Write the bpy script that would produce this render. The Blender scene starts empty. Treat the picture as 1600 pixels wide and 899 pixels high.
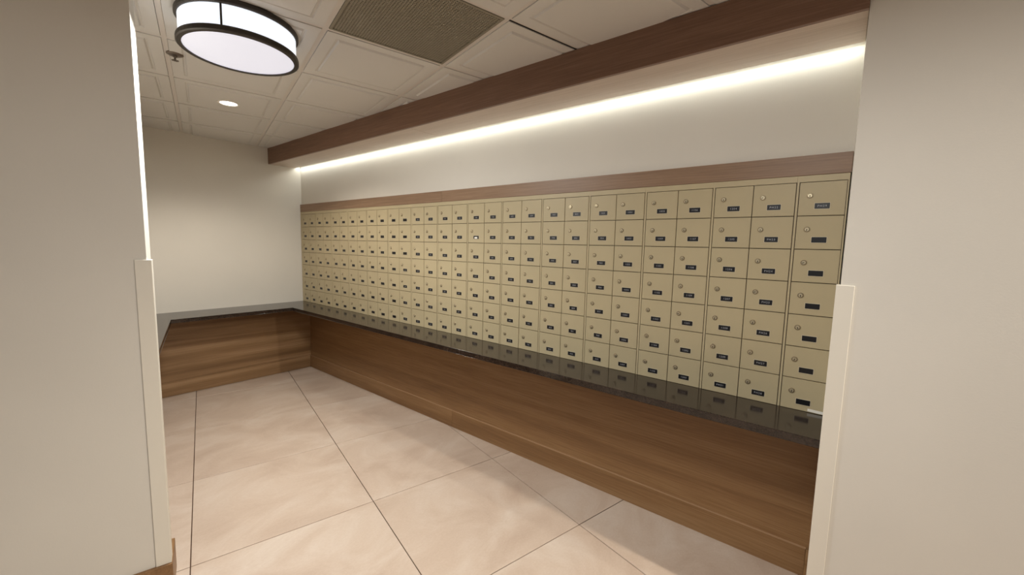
import bpy, bmesh, math, random
from mathutils import Vector, Matrix

sc = bpy.context.scene
COL = sc.collection
random.seed(7)

# ------------------------------------------------------------------ camera
YAW, PIT, ROLL = math.radians(38.6394), math.radians(-5.8433), math.radians(1.278)
fwd = Vector((-math.sin(YAW) * math.cos(PIT), math.cos(YAW) * math.cos(PIT), math.sin(PIT)))
rgt = Vector((math.cos(YAW), math.sin(YAW), 0))
upv = rgt.cross(fwd)
r2 = rgt * math.cos(ROLL) + upv * math.sin(ROLL)
u2 = -rgt * math.sin(ROLL) + upv * math.cos(ROLL)
cam_d = bpy.data.cameras.new('camera')
cam_d.sensor_fit = 'HORIZONTAL'
cam_d.sensor_width = 36.0
cam_d.lens = 637.142 / 1600 * 36.0
cam_d.shift_y = -0.85 / 1600
cam_d.clip_start = 0.02
cam = bpy.data.objects.new('camera', cam_d)
COL.objects.link(cam)
cam.matrix_world = Matrix(((r2.x, u2.x, -fwd.x, 4.90667), (r2.y, u2.y, -fwd.y, -2.18642), (r2.z, u2.z, -fwd.z, 1.52097), (0, 0, 0, 1)))
sc.camera = cam

# ------------------------------------------------------------------ exposure, world
sc.view_settings.view_transform = 'Standard'
sc.view_settings.look = 'None'
sc.view_settings.exposure = 0.0
sc.view_settings.gamma = 1.0
w = bpy.data.worlds.new('world')
w.use_nodes = True
w.node_tree.nodes['Background'].inputs[0].default_value = (0.96, 0.99, 1.0, 1)
w.node_tree.nodes['Background'].inputs[1].default_value = 0.245
sc.world = w

# ------------------------------------------------------------------ measured layout
H = 2.511           # ceiling
ZC = 0.814          # counter top
TH = math.radians(14.15)
DU = Vector((-math.cos(TH), math.sin(TH)))     # building grid, away from the camera
DV = Vector((math.sin(TH), math.cos(TH)))      # building grid, towards the mailbox wall
XE = 4.917          # end of the mailbox wall
def uv(u, v, z=0.0):
    p = DU * u + DV * v
    return Vector((p.x, p.y, z))

def lamp(name, kind, loc, power, color=(1, 1, 1), direction=(0, 0, -1), **kw):
    d = bpy.data.lights.new(name, kind)
    d.energy = power
    d.color = color
    for k, v in kw.items():
        setattr(d, k, v)
    o = bpy.data.objects.new(name, d)
    COL.objects.link(o)
    o.location = loc
    o.rotation_euler = Vector(direction).to_track_quat('-Z', 'Y').to_euler()
    return o

WARM = (1.0, 0.94, 0.86)
# corridor downlights behind the camera (their fittings stand outside the frame)
lamp('corridor_light', 'SPOT', (6.6, -0.362, 2.49), 375, (1.0, 0.93, 0.82), (-0.40, -0.02, -0.9), spot_size=math.radians(116), spot_blend=0.55, shadow_soft_size=0.04)
# added fill lamp, unseen and without fitting, brightens the right-hand mailboxes
lamp('unseen_fill_lamp', 'AREA', (4.72, -1.76, 2.36), 29, (1.0, 1.0, 0.98), (0, 0, -1), shape='DISK', size=0.42)

# ------------------------------------------------------------------ materials
def lin(c):
    return tuple(((x / 255) / 12.92 if x / 255 <= 0.04045 else ((x / 255 + 0.055) / 1.055) ** 2.4) for x in c) + (1.0,)

def newmat(name, col, rough=0.6, metal=0.0, spec=0.5):
    m = bpy.data.materials.new(name)
    m.use_nodes = True
    b = m.node_tree.nodes['Principled BSDF']
    b.inputs['Base Color'].default_value = col if len(col) == 4 else tuple(col) + (1,)
    b.inputs['Roughness'].default_value = rough
    b.inputs['Metallic'].default_value = metal
    b.inputs['Specular IOR Level'].default_value = spec
    return m

def nd(m, t, **kw):
    n = m.node_tree.nodes.new(t)
    for k, v in kw.items():
        setattr(n, k, v)
    return n

def lk(m, a, b):
    m.node_tree.links.new(a, b)

def paint(name, col, rough=0.75, bump=0.04, scale=180):
    m = newmat(name, col, rough, spec=0.3)
    b = m.node_tree.nodes['Principled BSDF']
    g = nd(m, 'ShaderNodeNewGeometry')
    n = nd(m, 'ShaderNodeTexNoise'); n.inputs['Scale'].default_value = scale; n.inputs['Detail'].default_value = 3
    lk(m, g.outputs['Position'], n.inputs['Vector'])
    bp = nd(m, 'ShaderNodeBump'); bp.inputs['Strength'].default_value = bump; bp.inputs['Distance'].default_value = 0.002
    lk(m, n.outputs['Fac'], bp.inputs['Height']); lk(m, bp.outputs['Normal'], b.inputs['Normal'])
    n2 = nd(m, 'ShaderNodeTexNoise'); n2.inputs['Scale'].default_value = 1.3; n2.inputs['Detail'].default_value = 4
    lk(m, g.outputs['Position'], n2.inputs['Vector'])
    r = nd(m, 'ShaderNodeValToRGB')
    r.color_ramp.elements[0].position = 0.3; r.color_ramp.elements[1].position = 0.7
    r.color_ramp.elements[0].color = tuple(x * 0.965 for x in col[:3]) + (1,)
    r.color_ramp.elements[1].color = tuple(min(1, x * 1.03) for x in col[:3]) + (1,)
    lk(m, n2.outputs['Fac'], r.inputs['Fac']); lk(m, r.outputs['Color'], b.inputs['Base Color'])
    return m

def wood(name, axis, dark, mid, light, rough=0.42, band=5.0, bandmix=0.55):
    """veneer with grain along axis 'x', 'y' or 'u' (world position)"""
    m = newmat(name, mid, rough, spec=0.35)
    b = m.node_tree.nodes['Principled BSDF']
    g = nd(m, 'ShaderNodeNewGeometry')
    oi = nd(m, 'ShaderNodeObjectInfo')
    mp = nd(m, 'ShaderNodeMapping')
    rot = {'x': 0.0, 'y': math.pi / 2, 'u': TH, 'z': 0}[axis]
    if axis == 'z':
        mp.inputs['Scale'].default_value = (26, 26, 0.7)
    else:
        mp.inputs['Scale'].default_value = (0.7, 26, 26)
    off = nd(m, 'ShaderNodeVectorMath', operation='SCALE'); off.inputs['Scale'].default_value = 7.0
    cmb = nd(m, 'ShaderNodeCombineXYZ')
    for k in range(3):
        lk(m, oi.outputs['Random'], cmb.inputs[k])
    lk(m, cmb.outputs[0], off.inputs[0])
    add = nd(m, 'ShaderNodeVectorMath', operation='ADD')
    lk(m, g.outputs['Position'], add.inputs[0]); lk(m, off.outputs[0], add.inputs[1])
    fine = nd(m, 'ShaderNodeTexNoise'); fine.inputs['Scale'].default_value = 5.0; fine.inputs['Detail'].default_value = 6; fine.inputs['Roughness'].default_value = 0.65
    lk(m, mp.outputs['Vector'], fine.inputs['Vector'])
    mp2 = nd(m, 'ShaderNodeMapping')
    if rot:                                  # turn first, then stretch
        tn = nd(m, 'ShaderNodeMapping'); tn.inputs['Rotation'].default_value = (0, 0, rot)
        lk(m, add.outputs[0], tn.inputs['Vector']); src = tn.outputs['Vector']
    else:
        src = add.outputs[0]
    lk(m, src, mp.inputs['Vector'])
    if axis == 'z':
        mp2.inputs['Scale'].default_value = (band, band, 0.12)
    else:
        mp2.inputs['Scale'].default_value = (0.22, band, band)
    lk(m, src, mp2.inputs['Vector'])
    broad = nd(m, 'ShaderNodeTexNoise'); broad.inputs['Scale'].default_value = 1.6; broad.inputs['Detail'].default_value = 3; broad.inputs['Distortion'].default_value = 0.4
    lk(m, mp2.outputs['Vector'], broad.inputs['Vector'])
    mx = nd(m, 'ShaderNodeMix'); mx.data_type = 'FLOAT'; mx.inputs[0].default_value = bandmix
    lk(m, fine.outputs['Fac'], mx.inputs[2]); lk(m, broad.outputs['Fac'], mx.inputs[3])
    r = nd(m, 'ShaderNodeValToRGB')
    e = r.color_ramp.elements
    e[0].position = 0.34; e[0].color = dark
    e[1].position = 0.66; e[1].color = light
    k = e.new(0.5); k.color = mid
    lk(m, mx.outputs[0], r.inputs['Fac'])
    lk(m, r.outputs['Color'], b.inputs['Base Color'])
    bp = nd(m, 'ShaderNodeBump'); bp.inputs['Strength'].default_value = 0.05; bp.inputs['Distance'].default_value = 0.001
    lk(m, fine.outputs['Fac'], bp.inputs['Height']); lk(m, bp.outputs['Normal'], b.inputs['Normal'])
    return m

M = {}
M['wall'] = paint('cream_wall_paint', lin((210, 204, 193)), bump=0.08)
M['guard'] = paint('cream_vinyl', lin((218, 211, 197)), rough=0.5, bump=0.05, scale=400)
M['ceil'] = paint('white_ceiling_panel', lin((210, 207, 202)), rough=0.8, bump=0.05, scale=260)
M['tbar'] = newmat('white_grid_steel', lin((210, 203, 196)), 0.5)
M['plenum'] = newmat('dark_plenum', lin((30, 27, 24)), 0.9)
W1, W2, W3 = lin((112, 80, 50)), lin((135, 101, 66)), lin((156, 122, 85))
M['wood_x'] = wood('walnut_veneer_along_mailbox_wall', 'x', W1, W2, W3)
M['wood_y'] = wood('walnut_veneer_along_far_wall', 'y', lin((118, 88, 58)), lin((144, 111, 76)), lin((172, 138, 102)), band=7.0, bandmix=0.7)
M['wood_u'] = wood('walnut_veneer_along_side_wall', 'u', W1, W2, W3)
M['soffit'] = wood('dark_walnut_veneer_soffit', 'x', lin((106, 78, 62)), lin((120, 90, 72)), lin((136, 105, 86)), bandmix=0.35)
M['soffit_under'] = wood('glow_lightened_veneer_under_soffit', 'x', lin((184, 165, 148)), lin((196, 179, 163)), lin((208, 192, 177)), bandmix=0.35)  # soffit wood with the glow off the lit wall put into its colour
M['rail'] = wood('walnut_veneer_rail', 'x', lin((124, 98, 77)), lin((139, 112, 89)), lin((154, 127, 103)), bandmix=0.35)
M['band'] = newmat('pale_top_strip', lin((166, 132, 98)), 0.45)
M['grout'] = newmat('brown_grout', lin((74, 51, 35)), 0.9)
M['door'] = paint('tan_enamel', lin((175, 161, 129)), rough=0.42, bump=0.10, scale=700)
M['frame'] = paint('tan_enamel_frame', lin((179, 165, 133)), rough=0.42, bump=0.08, scale=700)
M['inside'] = newmat('mailbox_inside', lin((66, 46, 26)), 0.8)
M['lock'] = newmat('nickel_lock', lin((196, 182, 152)), 0.35, 0.7)
M['lock_rim'] = newmat('satin_lock_rim', lin((158, 142, 114)), 0.4, 0.6)
M['key'] = newmat('keyhole', lin((22, 17, 12)), 0.7)
M['plate'] = newmat('black_number_plate', lin((16, 15, 18)), 0.35)
M['plate_edge'] = newmat('plate_edge', lin((205, 194, 168)), 0.5)
M['digits'] = newmat('engraved_digits', lin((170, 170, 175)), 0.6)
M['paper'] = newmat('white_paper_strip', lin((228, 224, 214)), 0.7)
M['bronze'] = newmat('dark_bronze', lin((52, 45, 38)), 0.45, 0.3)
M['white_metal'] = newmat('white_enamel', lin((225, 220, 212)), 0.45)
M['grille'] = newmat('taupe_eggcrate', lin((136, 129, 113)), 0.7)
M['steel'] = newmat('dull_steel', lin((120, 108, 98)), 0.4, 0.8)

def stone():
    m = newmat('dark_polished_stone', lin((62, 52, 44)), 0.13, spec=0.55)
    b = m.node_tree.nodes['Principled BSDF']
    g = nd(m, 'ShaderNodeNewGeometry')
    n = nd(m, 'ShaderNodeTexNoise'); n.inputs['Scale'].default_value = 160; n.inputs['Detail'].default_value = 4
    n2 = nd(m, 'ShaderNodeTexNoise'); n2.inputs['Scale'].default_value = 14; n2.inputs['Detail'].default_value = 5
    lk(m, g.outputs['Position'], n.inputs['Vector']); lk(m, g.outputs['Position'], n2.inputs['Vector'])
    mx = nd(m, 'ShaderNodeMix'); mx.data_type = 'FLOAT'; mx.inputs[0].default_value = 0.4
    lk(m, n.outputs['Fac'], mx.inputs[2]); lk(m, n2.outputs['Fac'], mx.inputs[3])
    r = nd(m, 'ShaderNodeValToRGB'); e = r.color_ramp.elements
    e[0].position = 0.36; e[0].color = lin((25, 18, 14))
    e[1].position = 0.66; e[1].color = lin((56, 45, 38))
    lk(m, mx.outputs[0], r.inputs['Fac']); lk(m, r.outputs['Color'], b.inputs['Base Color'])
    return m
M['stone'] = stone()

def tile_mat():
    m = newmat('beige_porcelain', lin((200, 178, 155)), 0.36, spec=0.4)
    b = m.node_tree.nodes['Principled BSDF']
    g = nd(m, 'ShaderNodeNewGeometry'); oi = nd(m, 'ShaderNodeObjectInfo')
    cmb = nd(m, 'ShaderNodeCombineXYZ')
    for k in range(2):
        lk(m, oi.outputs['Random'], cmb.inputs[k])
    sca = nd(m, 'ShaderNodeVectorMath', operation='SCALE'); sca.inputs['Scale'].default_value = 23
    lk(m, cmb.outputs[0], sca.inputs[0])
    add = nd(m, 'ShaderNodeVectorMath', operation='ADD')
    lk(m, g.outputs['Position'], add.inputs[0]); lk(m, sca.outputs[0], add.inputs[1])
    mp = nd(m, 'ShaderNodeMapping'); mp.inputs['Rotation'].default_value = (0, 0, TH - 0.5); mp.inputs['Scale'].default_value = (1.9, 1.2, 1)
    lk(m, add.outputs[0], mp.inputs['Vector'])
    n = nd(m, 'ShaderNodeTexNoise'); n.inputs['Scale'].default_value = 1.7; n.inputs['Detail'].default_value = 8; n.inputs['Roughness'].default_value = 0.62; n.inputs['Distortion'].default_value = 0.7
    lk(m, mp.outputs['Vector'], n.inputs['Vector'])
    n2 = nd(m, 'ShaderNodeTexNoise'); n2.inputs['Scale'].default_value = 60; n2.inputs['Detail'].default_value = 4
    lk(m, mp.outputs['Vector'], n2.inputs['Vector'])
    mx = nd(m, 'ShaderNodeMix'); mx.data_type = 'FLOAT'; mx.inputs[0].default_value = 0.16
    lk(m, n.outputs['Fac'], mx.inputs[2]); lk(m, n2.outputs['Fac'], mx.inputs[3])
    r = nd(m, 'ShaderNodeValToRGB'); e = r.color_ramp.elements
    e[0].position = 0.32; e[0].color = lin((177, 155, 137))
    e[1].position = 0.72; e[1].color = lin((203, 188, 173))
    k = e.new(0.5); k.color = lin((190, 170, 152))
    lk(m, mx.outputs[0], r.inputs['Fac']); lk(m, r.outputs['Color'], b.inputs['Base Color'])
    rr = nd(m, 'ShaderNodeMapRange'); rr.inputs['To Min'].default_value = 0.32; rr.inputs['To Max'].default_value = 0.46
    lk(m, n.outputs['Fac'], rr.inputs['Value']); lk(m, rr.outputs[0], b.inputs['Roughness'])
    return m
M['tile'] = tile_mat()

def glow(name, col, strength):
    m = newmat(name, (0.3, 0.3, 0.3, 1), 0.5)
    b = m.node_tree.nodes['Principled BSDF']
    b.inputs['Emission Color'].default_value = tuple(col) + (1,)
    b.inputs['Emission Strength'].default_value = strength
    return m
M['diffuser'] = glow('lit_diffuser', (0.90, 0.88, 0.97), 0.72)
M['drum'] = glow('lit_drum_shade', (0.90, 0.94, 1.0), 1.0)
M['bulb'] = glow('lit_downlight_lens', (1.0, 0.97, 0.9), 9.0)
M['led'] = glow('lit_led_tape', (0.95, 1.0, 0.90), 10.0)

# ------------------------------------------------------------------ helpers
def mesh_obj(name, bm, mats, parent=None, loc=None, bevel=0.0):
    if bevel:
        bmesh.ops.bevel(bm, geom=list(bm.edges), offset=bevel, segments=1, affect='EDGES', clamp_overlap=True)
    bmesh.ops.recalc_face_normals(bm, faces=bm.faces)
    me = bpy.data.meshes.new(name)
    bm.to_mesh(me); bm.free()
    for mt in (mats if isinstance(mats, (list, tuple)) else [mats]):
        me.materials.append(mt)
    o = bpy.data.objects.new(name, me)
    COL.objects.link(o)
    if parent:
        o.parent = parent
    if loc is not None:
        o.location = loc
    return o

def box(bm, x0, y0, z0, x1, y1, z1, mi=0):
    v = [bm.verts.new(p) for p in ((x0, y0, z0), (x1, y0, z0), (x1, y1, z0), (x0, y1, z0), (x0, y0, z1), (x1, y0, z1), (x1, y1, z1), (x0, y1, z1))]
    for f in ((0, 3, 2, 1), (4, 5, 6, 7), (0, 1, 5, 4), (1, 2, 6, 5), (2, 3, 7, 6), (3, 0, 4, 7)):
        bm.faces.new([v[i] for i in f]).material_index = mi

def prism(bm, pts, z0, z1, mi=0):
    lo = [bm.verts.new((p[0], p[1], z0)) for p in pts]
    hi = [bm.verts.new((p[0], p[1], z1)) for p in pts]
    n = len(pts)
    bm.faces.new(lo[::-1]).material_index = mi
    bm.faces.new(hi).material_index = mi
    for i in range(n):
        bm.faces.new((lo[i], lo[(i + 1) % n], hi[(i + 1) % n], hi[i])).material_index = mi

def uvbox(bm, u0, v0, z0, u1, v1, z1, mi=0):
    prism(bm, [uv(u0, v0), uv(u0, v1), uv(u1, v1), uv(u1, v0)], z0, z1, mi)

def lathe(bm, prof, n=48, axis='z', mi=0, closed=False):
    rings = []
    for r, h in prof:
        ring = []
        for k in range(n):
            a = 2 * math.pi * k / n
            if axis == 'z':
                ring.append(bm.verts.new((r * math.cos(a), r * math.sin(a), h)))
            else:      # axis along -y
                ring.append(bm.verts.new((r * math.cos(a), h, r * math.sin(a))))
        rings.append(ring)
    pairs = list(zip(rings[:-1], rings[1:]))
    if closed:
        pairs.append((rings[-1], rings[0]))
    for a, b in pairs:
        for k in range(n):
            f = bm.faces.new((a[k], a[(k + 1) % n], b[(k + 1) % n], b[k])); f.material_index = mi; f.smooth = False
    return rings

def struct(name, bm, mats, parent=None, **kw):
    o = mesh_obj(name, bm, mats, parent, **kw)
    if not parent:
        o['kind'] = 'structure'
    return o

def empty(name, loc, label=None, cat=None, group=None, kind=None, rotz=0.0):
    o = bpy.data.objects.new(name, None)
    COL.objects.link(o)
    o.location = loc
    o.rotation_euler = (0, 0, rotz)
    o.empty_display_size = 0.05
    if label: o['label'] = label
    if cat: o['category'] = cat
    if group: o['group'] = group
    if kind: o['kind'] = kind
    return o

# ------------------------------------------------------------------ walls
YP = 0.080          # wood panelling under the counter
# wall that carries the mailboxes: upper block, lower block, back of the niche
bm = bmesh.new()
box(bm, -0.012, 0.018, 1.90, XE, 0.45, H)
box(bm, -0.012, 0.095, 0.0, XE, 0.45, 0.775)
box(bm, -0.012, 0.36, 0.775, XE, 0.45, 1.90)
struct('wall_right', bm, M['wall'])
# far wall
bm = bmesh.new(); box(bm, -0.16, -1.75, 0.79, 0.0, 0.45, H); box(bm, -0.16, -1.75, 0, -0.026, 0.45, 0.79)
struct('wall_far', bm, M['wall'])
# left wall of the alcove (square to the building grid)
bm = bmesh.new(); uvbox(bm, -2.975, -1.62, 0, 0.30, -1.47, H)
struct('wall_left', bm, M['wall'])
# stub walls on both sides of the opening
VC = -1.098
bm = bmesh.new(); uvbox(bm, -3.142, -4.2, 0, -2.972, VC, H)
struct('wall_near_left', bm, M['wall'])
bm = bmesh.new(); box(bm, XE, -0.312, 0, 8.6, 0.45, H)
struct('wall_near_right', bm, M['wall'])

# ------------------------------------------------------------------ floor with its tiles
OI, OJ = -1.0296, -3.0133     # a tile corner in grid coordinates (v, u)
S = 0.8485
def in_room(x, y):
    p = Vector((x, y)); u = p.dot(DU); v = p.dot(DV)
    if x < -0.1 or y > 0.12 or x > 8.2 or v < -4.6: return False
    if u > -2.95 and v < -1.5: return False
    if x > XE + 0.02 and y > -0.25: return False
    return True
def touches(u0, v0, u1, v1):
    return any(in_room(*uv(u0 + (u1 - u0) * a / 6, v0 + (v1 - v0) * b / 6).xy) for a in range(7) for b in range(7))

bm = bmesh.new(); uvbox(bm, -9.5, -5.5, -0.06, 0.7, 2.2, -0.004)
fl = struct('floor', bm, M['grout'])
bm = bmesh.new(); g = 0.0022
box(bm, g, g, -0.012, S - g, S - g, 0.0)
bmesh.ops.bevel(bm, geom=[e for e in bm.edges if all(abs(v.co.z) < 1e-6 for v in e.verts)], offset=0.0008, segments=1, affect='EDGES')
proto = None
for j in range(-7, 5):
    for i in range(-5, 4):
        u0, v0 = OJ + j * S, OI + i * S
        if not touches(u0, v0, u0 + S, v0 + S): continue
        # local x runs towards the camera (-u), local y along v
        p = uv(u0 + S, v0)
        if proto is None:
            proto = mesh_obj('floor_tile', bm, M['tile'], fl)
            o = proto
        else:
            o = proto.copy(); COL.objects.link(o)
        o.location = p
        o.rotation_euler = (0, 0, -TH)

# ------------------------------------------------------------------ ceiling with grid and panels
def to_uv(x, y):
    p = Vector((x, y)); return p.dot(DU), p.dot(DV)
CU, CV = to_uv(2.9498, -1.1742)
T = 0.6096
bm = bmesh.new(); uvbox(bm, -9.5, -5.5, H + 0.05, 0.7, 2.2, H + 0.09)
ce = struct('ceiling', bm, M['plenum'])
# grid bars, one object for each run
def bar(u0, v0, u1, v1):
    b = bmesh.new(); uvbox(b, u0, v0, H - 0.002, u1, v1, H + 0.012)
    mesh_obj('grid_bar', b, M['tbar'], ce)
HB = 0.011
for r in range(-9, 6):
    u = CU + r * T
    v0 = -5.0 if u < -2.9 else -1.6
    if r == -1:                               # one stretch gets a black strip for the shade in an open gap
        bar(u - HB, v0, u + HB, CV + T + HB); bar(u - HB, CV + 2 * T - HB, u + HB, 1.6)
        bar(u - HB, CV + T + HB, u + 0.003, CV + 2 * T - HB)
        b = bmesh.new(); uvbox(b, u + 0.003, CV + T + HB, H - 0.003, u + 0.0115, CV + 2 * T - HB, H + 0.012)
        mesh_obj('gap_shade_strip', b, M['plenum'], ce)
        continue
    bar(u - HB, v0, u + HB, 1.6)
for c in range(-6, 4):
    v = CV + c * T
    for r in range(-9, 6):
        u0 = CU + r * T + HB; u1 = u0 + T - 2 * HB
        if touches(u0, v - 0.02, u1, v + 0.02):
            bar(u0, v - HB, u1, v + HB)
# moulded ceiling panel: flat border, sunk bevel, raised centre
def panel_bm():
    b = bmesh.new(); a = T / 2 - 0.0125
    lv = [(a, 0.016), (a, -0.006), (a - 0.052, -0.006), (a - 0.056, -0.001), (a - 0.064, -0.001), (a - 0.070, -0.010)]
    rings = []
    for s, z in lv:
        rings.append([b.verts.new((sx * s, sy * s, z)) for sx, sy in ((-1, -1), (1, -1), (1, 1), (-1, 1))])
    for p, q in zip(rings[:-1], rings[1:]):
        for k in range(4):
            b.faces.new((p[k], p[(k + 1) % 4], q[(k + 1) % 4], q[k]))
    b.faces.new(rings[-1]); b.faces.new(rings[0][::-1])
    return b
cp = None
for c in range(-6, 4):
    for r in range(-9, 5):
        u0, v0 = CU + r * T, CV + c * T
        if (c, r) == (0, -1): continue                      # return-air grille sits here
        if not touches(u0, v0, u0 + T, v0 + T): continue
        if cp is None:
            cp = mesh_obj('ceiling_panel', panel_bm(), M['ceil'], ce); o = cp
        else:
            o = cp.copy(); COL.objects.link(o)
        o.location = uv(u0 + T / 2, v0 + T / 2, H)
        o.rotation_euler = (0, 0, -TH)

# ------------------------------------------------------------------ timber trim, soffit, baseboards
def boards(name, mat, spans, y0, z0, y1, z1, piece, bev=0.0015):
    root = empty(name, (0, 0, 0), kind='structure')
    for x0, x1 in spans:
        b = bmesh.new(); box(b, x0, y0, z0, x1, y1, z1)
        mesh_obj(piece, b, mat, root, bevel=bev)
    return root
boards('trim_1', M['rail'], [(0.002, 2.4315), (2.4325, XE - 0.001)], 0.0, 1.8475, 0.03, 1.932, 'rail_board')
b = bmesh.new(); box(b, -0.011, YP, 0.0, XE - 0.001, 0.095, 0.778); struct('trim_2', b, M['wood_x'])
boards('baseboard_right', M['wood_x'], [(-0.003, 2.4945), (2.496, 4.892)], 0.069, 0.0, YP, 0.1393, 'baseboard_board', 0.0012)
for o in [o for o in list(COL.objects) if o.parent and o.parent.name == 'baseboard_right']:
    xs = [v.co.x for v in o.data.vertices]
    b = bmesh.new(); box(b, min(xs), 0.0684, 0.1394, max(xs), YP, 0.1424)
    mesh_obj('top_strip', b, M['band'], o)  # thin paler strip along the top of each board
sf = empty('trim_3', (0, 0, 0), kind='structure')
b = bmesh.new(); box(b, 0.002, -0.3234, 2.3355, XE - 0.001, -0.3050, H - 0.008); mesh_obj('soffit_fascia', b, M['soffit'], sf, bevel=0.0012)
for x0, x1 in ((0.002, 2.443), (2.446, XE - 0.001)):
    b = bmesh.new(); box(b, x0, -0.3045, 2.3357, x1, -0.0414, 2.352); mesh_obj('soffit_panel', b, M['soffit_under'], sf, bevel=0.0015)
# panelling and baseboard below the far shelf and along the left wall
b = bmesh.new(); box(b, -0.026, -1.70, 0, -0.012, YP, 0.778); struct('trim_4', b, M['wood_y'])
b = bmesh.new(); box(b, -0.012, -1.60, 0, -0.003, 0.069, 0.1413); struct('baseboard_far', b, M['wood_y'], bevel=0.0012)
b = bmesh.new(); uvbox(b, -2.972, -1.47, 0, -0.39, -1.456, 0.778); struct('trim_5', b, M['wood_u'])
b = bmesh.new(); uvbox(b, -2.972, -1.456, 0, -0.40, -1.446, 0.1413); struct('baseboard_left', b, M['wood_u'])
# baseboards wrapping the stub walls
b = bmesh.new()
prism(b, [uv(-3.142, -4.2), uv(-3.156, -4.2), uv(-3.156, VC + 0.018), uv(-2.968, VC + 0.018), uv(-2.968, VC), uv(-3.142, VC)], 0, 0.1413)
struct('baseboard_near_left', b, M['wood_u'], bevel=0.0015)
b = bmesh.new()
prism(b, [(XE, 0.069), (4.893, 0.069), (4.893, -0.326), (8.6, -0.326), (8.6, -0.312), (XE, -0.312)], 0, 0.1413)
struct('baseboard_near_right', b, M['wood_x'], bevel=0.0015)

# ------------------------------------------------------------------ corner guards
def guard(loc, pts, z0, z1, label):
    b = bmesh.new(); prism(b, [(p[0] - loc[0], p[1] - loc[1]) for p in pts], 0, z1 - z0)
    o = mesh_obj('corner_guard', b, M['guard'], loc=(loc[0], loc[1], z0), bevel=0.0012)
    o['label'] = label; o['category'] = 'corner guard'
    return o
gt, gf = 0.0150, 0.005
c0 = uv(-3.142, VC)
guard((c0.x, c0.y), [uv(-3.1425, VC - 0.036), uv(-3.142 - gf, VC - 0.036), uv(-3.142 - gf, VC + gt), uv(-3.092, VC + gt), uv(-3.092, VC + 0.0005), uv(-3.1425, VC + 0.0005)],
      0.1413, 1.432, 'cream corner guard on the left wall edge, beside the far bench')
gt, gf = 0.0130, 0.007
guard((XE, -0.312), [(XE - 0.0005, -0.262), (XE - gt, -0.262), (XE - gt, -0.312 - gf), (XE + 0.039, -0.312 - gf), (XE + 0.039, -0.3125), (XE - 0.0005, -0.3125)],
      0.1413, 1.405, 'cream corner guard on the right wall edge, beside the mailboxes')

# ------------------------------------------------------------------ counter shelf on three walls
root = empty('counter_shelf', (2.4, -0.15, ZC - 0.034), 'dark polished stone counter shelf wrapping the walls below the mailboxes', 'counter')
VA = -1.167
def on_v(v, x):          # y of the line (grid coordinate v) at x
    return (v - x * math.sin(TH)) / math.cos(TH)
ue = -2.970
pe = uv(ue, VA); pb = uv(ue, -1.456)
pts = [(0.001, 0.078), (XE - 0.002, 0.078), (XE - 0.002, -0.3025), (0.441, -0.3025), (0.441, on_v(VA, 0.441)), (pe.x, pe.y), (pb.x, pb.y), (0.001, on_v(-1.456, 0.001))]
b = bmesh.new(); prism(b, [(p[0] - 2.4, p[1] + 0.15) for p in pts], 0.0, 0.034)
mesh_obj('stone_top', b, M['stone'], root, bevel=0.0025)
# ------------------------------------------------------------------ mailboxes
P0, PW = 0.030, 0.33643
ZT, RH = 1.8199, 0.14366
DW = (PW - 0.008 - 0.009) / 2
def door_bm(wd):
    b = bmesh.new(); h = RH - 0.003
    box(b, 0, 0, 0, wd, 0.014, h)
    bmesh.ops.bevel(b, geom=[e for e in b.edges if all(v.co.y < 1e-6 for v in e.verts)], offset=0.0012, segments=2, affect='EDGES')
    return b
def lock_bm():
    b = bmesh.new()
    rings = lathe(b, [(0.0120, 0.0), (0.0120, -0.0016), (0.0108, -0.0026), (0.0094, -0.0026)], 18, 'y', 2)
    b.faces.new(rings[0][::-1]).material_index = 2
    lathe(b, [(0.0094, -0.0026), (0.0090, -0.0012), (0.0084, -0.0012)], 18, 'y', 1)
    rings = lathe(b, [(0.0084, -0.0012), (0.0082, -0.0044), (0.0074, -0.0052)], 18, 'y', 0)
    b.faces.new(rings[-1])
    box(b, -0.0014, -0.0058, -0.0062, 0.0014, -0.0051, 0.0022, 1)
    return b
GLYPH = {}
def glyphs(text, height):
    """the built-in font, as triangles in the x-z plane, centred"""
    if text not in GLYPH:
        cu = bpy.data.curves.new('t', 'FONT'); cu.body = text; cu.size = 1.0; cu.align_x = 'CENTER'; cu.align_y = 'CENTER'; cu.resolution_u = 2
        cu.space_character = 1.25
        o = bpy.data.objects.new('t', cu); COL.objects.link(o)
        me = bpy.data.meshes.new_from_object(o.evaluated_get(bpy.context.evaluated_depsgraph_get()))
        GLYPH[text] = ([tuple(v.co) for v in me.vertices], [tuple(p.vertices) for p in me.polygons])
        bpy.data.objects.remove(o); bpy.data.curves.remove(cu); bpy.data.meshes.remove(me)
    return GLYPH[text]
def plate_bm(text=None, patch=False):
    b = bmesh.new(); pw, ph = 0.026, 0.0118
    box(b, -pw - 0.0016, -0.0008, -ph - 0.0016, pw + 0.0016, 0.0005, ph + 0.0016, 1)
    box(b, -pw, -0.0016, -ph, pw, -0.0008, ph, 0)
    if patch:
        box(b, -pw * 0.6, -0.0024, -ph * 0.8, pw * 0.5, -0.0016, ph * 0.2, 3)
    if text:
        vs, fs = glyphs(text, 1)
        s = 0.0125
        vv = [b.verts.new((x * s, -0.0018, y * s - 0.0006)) for x, y, z in vs]
        for f in fs:
            try:
                b.faces.new([vv[i] for i in f]).material_index = 2
            except ValueError:
                pass
    return b
PM = [M['plate'], M['plate_edge'], M['digits'], M['paper']]
def number(k):
    if k >= 196: return 'PH29' if k == 196 else None
    if k >= 188: return 'PH%d' % (21 + k - 188)
    if k < 80: return None
    q = k - 80
    return '%d%02d' % (1 + q // 9, 1 + q % 9)
door_me = lock_me = blank_me = None
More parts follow.
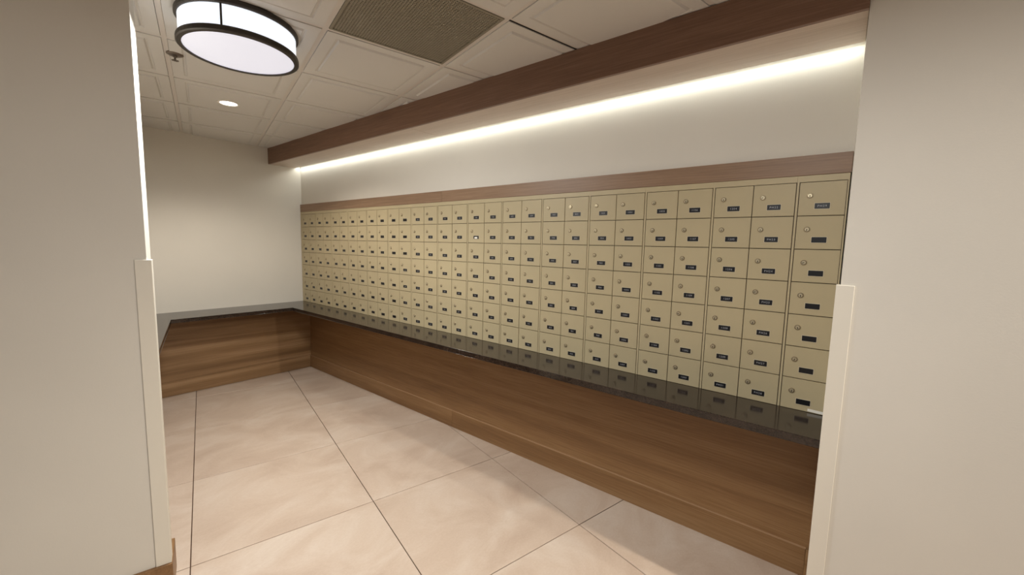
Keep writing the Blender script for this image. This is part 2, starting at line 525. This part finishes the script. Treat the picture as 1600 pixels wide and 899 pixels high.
def share(name, me, parent, loc):
    o = bpy.data.objects.new(name, me); COL.objects.link(o); o.parent = parent; o.location = loc; return o

ORD = ['first', 'second', 'third', 'fourth', 'fifth', 'sixth', 'seventh', 'eighth', 'ninth', 'tenth', 'eleventh', 'twelfth', 'thirteenth', 'fourteenth']
for mod in range(15):
    ncol = 2 if mod < 14 else 1
    x0 = P0 + mod * PW
    if mod == 0:
        lab = 'tan steel mailbox unit of fourteen doors against the cream far wall'
    elif mod == 14:
        lab = 'single column tan mailbox unit beside the right wall with blank plates'
    elif mod == 13:
        lab = 'tan mailbox unit with plates PH22 to PH28, beside the single column unit'
    elif mod == 12:
        lab = 'tan mailbox unit with plates 1201 to 1203, third from the right wall'
    elif mod >= 8:
        lab = 'tan steel mailbox unit of fourteen doors, %s unit from the right wall' % ORD[14 - mod]
    else:
        lab = 'tan steel mailbox unit of fourteen doors, %s unit from the far wall' % ORD[mod]
    root = empty('mailbox_unit', (x0, 0.012, ZC), lab, 'mailbox', 'mailbox units set side by side in the wall')
    # local frame: x from the unit's left boundary, y = 0.012 plane, z from the counter
    wd = PW if ncol == 2 else 4.909 - x0
    l0 = -0.004 if mod else -0.026
    r1 = wd - 0.0045 if ncol == 2 else wd
    b = bmesh.new()
    hz = ZT - ZC
    yf = -0.0112
    box(b, l0 + 0.0002, 0.006, 0.001, r1 - 0.0002, 0.32, hz + 0.027, 0)           # body behind the doors
    fr = mesh_obj('cabinet', b, M['inside'], root)
    b = bmesh.new()
    box(b, l0, yf, 0.001, 0.004, 0.0055, hz, 0)                                       # stile
    if ncol == 1:
        box(b, wd - 0.0012, yf, 0.001, wd + 0.004, 0.0055, hz, 0)
    box(b, l0, yf, hz, r1 if ncol == 2 else wd + 0.004, 0.0055, hz + 0.0265, 0)   # top band
    mesh_obj('face_frame', b, M['frame'], root)
    for c in range(ncol):
        dw = DW if ncol == 2 else wd - 0.004 - 0.003 - 0.0030
        dx = 0.004 + 0.003 + c * (DW + 0.003)
        for r in range(7):
            dz = hz - (r + 1) * RH + 0.0005
            jy = random.uniform(-0.0006, 0.0006)
            if ncol == 1:
                if r == 0: single_me = None
                if single_me is None:
                    d = mesh_obj('door', door_bm(dw), M['door'], root); single_me = d.data
                else:
                    d = share('door', single_me, root, (0, 0, 0))
            elif door_me is None:
                d = mesh_obj('door', door_bm(dw), M['door'], root); door_me = d.data
            else:
                d = share('door', door_me, root, (0, 0, 0))
            d.location = (dx, -0.012 + jy, dz)
            lx, px = 0.038, 0.0830
            zt = RH - 0.003
            if lock_me is None:
                l = mesh_obj('lock', lock_bm(), [M['lock'], M['key'], M['lock_rim']], d); lock_me = l.data
            else:
                l = share('lock', lock_me, d, (0, 0, 0))
            l.location = (lx, 0, zt - 0.0565)
            l.rotation_euler = (0, random.choice((0, 0, 0, 0.2, -0.3, 1.2, -0.15)), 0)
            col = mod * 2 + c
            t = number(col * 7 + r) if col < 28 else ('PH29' if r == 0 else None)
            patch = (col == 16 and r == 1)
            if t or patch:
                p = mesh_obj('number_plate', plate_bm(t, patch), PM, d)
            elif blank_me is None:
                p = mesh_obj('number_plate', plate_bm(), PM, d); blank_me = p.data
            else:
                p = share('number_plate', blank_me, d, (0, 0, 0))
            p.location = (px, 0, zt - 0.1010)
            if col == 28 and r == 6:
                bb = bmesh.new(); box(bb, 0, 0, 0, 0.056, 0.0005, 0.012)
                s = mesh_obj('paper_strip', bb, M['paper'], d, loc=(dw - 0.0575, -0.0006, 0.004))
                s.rotation_euler = (0, 0.03, 0)
                s['label'] = 'white paper strip stuck along the door bottom'

# ------------------------------------------------------------------ drum ceiling light
DC = Vector((2.657, -1.430))
root = empty('drum_ceiling_light', (DC.x, DC.y, H), 'round white drum ceiling light with dark bronze rings', 'ceiling light')
b = bmesh.new(); lathe(b, [(0.05, -0.004), (0.236, -0.004), (0.240, -0.012), (0.240, -0.026), (0.234, -0.030), (0.05, -0.030)], 64, closed=True)
mesh_obj('canopy', b, M['bronze'], root)
b = bmesh.new(); lathe(b, [(0.228, -0.030), (0.228, -0.120), (0.224, -0.120), (0.224, -0.030)], 64, closed=True)
mesh_obj('drum_shade', b, M['drum'], root)
b = bmesh.new(); lathe(b, [(0.2285, -0.116), (0.237, -0.116), (0.239, -0.122), (0.239, -0.136), (0.234, -0.140), (0.218, -0.140), (0.218, -0.136), (0.2285, -0.134)], 64, closed=True)
mesh_obj('bottom_ring', b, M['bronze'], root)
b = bmesh.new()
rr = lathe(b, [(0.2275, -0.1335), (0.20, -0.1360), (0.12, -0.1385), (0.05, -0.1395), (0.012, -0.1398)], 64)
b.faces.new(rr[-1])
mesh_obj('diffuser', b, M['diffuser'], root)
for k in range(3):
    a = math.radians(-34.6) + k * math.pi * 2 / 3
    b = bmesh.new(); box(b, 0.226, -0.0035, -0.118, 0.232, 0.0035, -0.029)
    o = mesh_obj('upright', b, M['bronze'], root); o.rotation_euler = (0, 0, a)
lamp('drum_lamp', 'AREA', (DC.x, DC.y, H - 0.150), 35, (0.98, 1.0, 1.0), (0, 0, -1), shape='DISK', size=0.42)

# ------------------------------------------------------------------ recessed downlight
root = empty('recessed_downlight', (1.358, -1.088, H - 0.010), 'small round recessed downlight, lit, in ceiling near the far wall', 'downlight')
b = bmesh.new(); lathe(b, [(0.052, 0.004), (0.066, 0.002), (0.070, -0.001), (0.068, -0.004), (0.056, -0.005), (0.052, -0.001)], 40, closed=True)
mesh_obj('trim_ring', b, M['white_metal'], root)
b = bmesh.new(); rr = lathe(b, [(0.053, -0.0005), (0.034, -0.0030), (0.008, -0.0036)], 40); b.faces.new(rr[-1])
mesh_obj('lens', b, M['bulb'], root)
lamp('downlight_lamp', 'SPOT', (1.358, -1.088, H - 0.025), 70, (1.0, 0.92, 0.82), (0, 0, -1), spot_size=math.radians(144), spot_blend=0.5, shadow_soft_size=0.045)

# ------------------------------------------------------------------ sprinkler
root = empty('fire_sprinkler', (2.022, -1.534, H - 0.006), 'small steel fire sprinkler in the ceiling beside drum light', 'sprinkler')
b = bmesh.new(); rr = lathe(b, [(0.036, 0.004), (0.038, -0.001), (0.030, -0.006), (0.014, -0.009)], 28); b.faces.new(rr[-1])
mesh_obj('escutcheon', b, M['steel'], root)
b = bmesh.new(); lathe(b, [(0.001, -0.009), (0.010, -0.009), (0.010, -0.014), (0.007, -0.017), (0.001, -0.017)], 14)
for sx in (-1, 1):
    box(b, sx * 0.010 - 0.002, -0.002, -0.028, sx * 0.010 + 0.002, 0.002, -0.012)
box(b, -0.012, -0.002, -0.030, 0.012, 0.002, -0.027)
mesh_obj('frame', b, M['steel'], root)
b = bmesh.new()
for k in range(10):
    a = k * math.pi / 5
    c, s = math.cos(a), math.sin(a)
    prism(b, [(0.002 * -s, 0.002 * c), (0.016 * c - 0.0028 * s, 0.016 * s + 0.0028 * c), (0.016 * c + 0.0028 * s, 0.016 * s - 0.0028 * c), (0.002 * s, -0.002 * c)], -0.0325, -0.031)
mesh_obj('deflector', b, M['steel'], root)

# ------------------------------------------------------------------ return-air grille
gc = uv(CU - T / 2, CV + T / 2, H)
root = empty('return_air_grille', gc, 'square taupe eggcrate return air grille set in the ceiling grid', 'vent', rotz=-TH)
a = T / 2 - 0.012
b = bmesh.new()
for (x0, y0, x1, y1) in ((-a, -a, a, -a + 0.012), (-a, a - 0.012, a, a), (-a, -a + 0.012, -a + 0.012, a - 0.012), (a - 0.012, -a + 0.012, a, a - 0.012)):
    box(b, x0, y0, -0.006, x1, y1, 0.014)
mesh_obj('frame', b, M['grille'], root)
b = bmesh.new(); n = 46; ai = a - 0.012; st = 2 * ai / n
for k in range(1, n):
    p = -ai + k * st
    box(b, p - 0.0034, -ai, -0.004, p + 0.0034, ai, 0.0015)
    box(b, -ai, p - 0.0034, -0.0038, ai, p + 0.0034, 0.0017)
o = mesh_obj('eggcrate_core', b, M['grille'], root); o['kind'] = 'stuff'
b = bmesh.new(); box(b, -ai, -ai, 0.0042, ai, ai, 0.006)
mesh_obj('backing', b, M['grille'], root)
b = bmesh.new()
for (x0, y0, x1, y1) in ((-0.15, -0.15, 0.15, -0.14), (-0.15, 0.14, 0.15, 0.15), (-0.15, -0.14, -0.14, 0.14), (0.14, -0.14, 0.15, 0.14)):
    box(b, x0, y0, 0.0019, x1, y1, 0.0040)
mesh_obj('duct_collar', b, M['grille'], root)

# ------------------------------------------------------------------ LED tape in the slot above the mailboxes
root = empty('led_light_strip', (XE / 2, -0.012, 2.352), 'continuous cool white LED light strip in slot behind wood soffit', 'light strip')
b = bmesh.new(); box(b, -2.452, -0.010, 0.004, 2.452, 0.012, 0.012); mesh_obj('channel', b, M['white_metal'], root)
b = bmesh.new(); box(b, -2.452, -0.006, 0.0, 2.452, 0.006, 0.0038); mesh_obj('led_tape', b, M['led'], root)
lamp('led_lamp', 'AREA', (XE / 2, -0.012, 2.349), 4.4, (0.97, 1.0, 0.96), (0, 0, -1), shape='RECTANGLE', size=4.895, size_y=0.012)
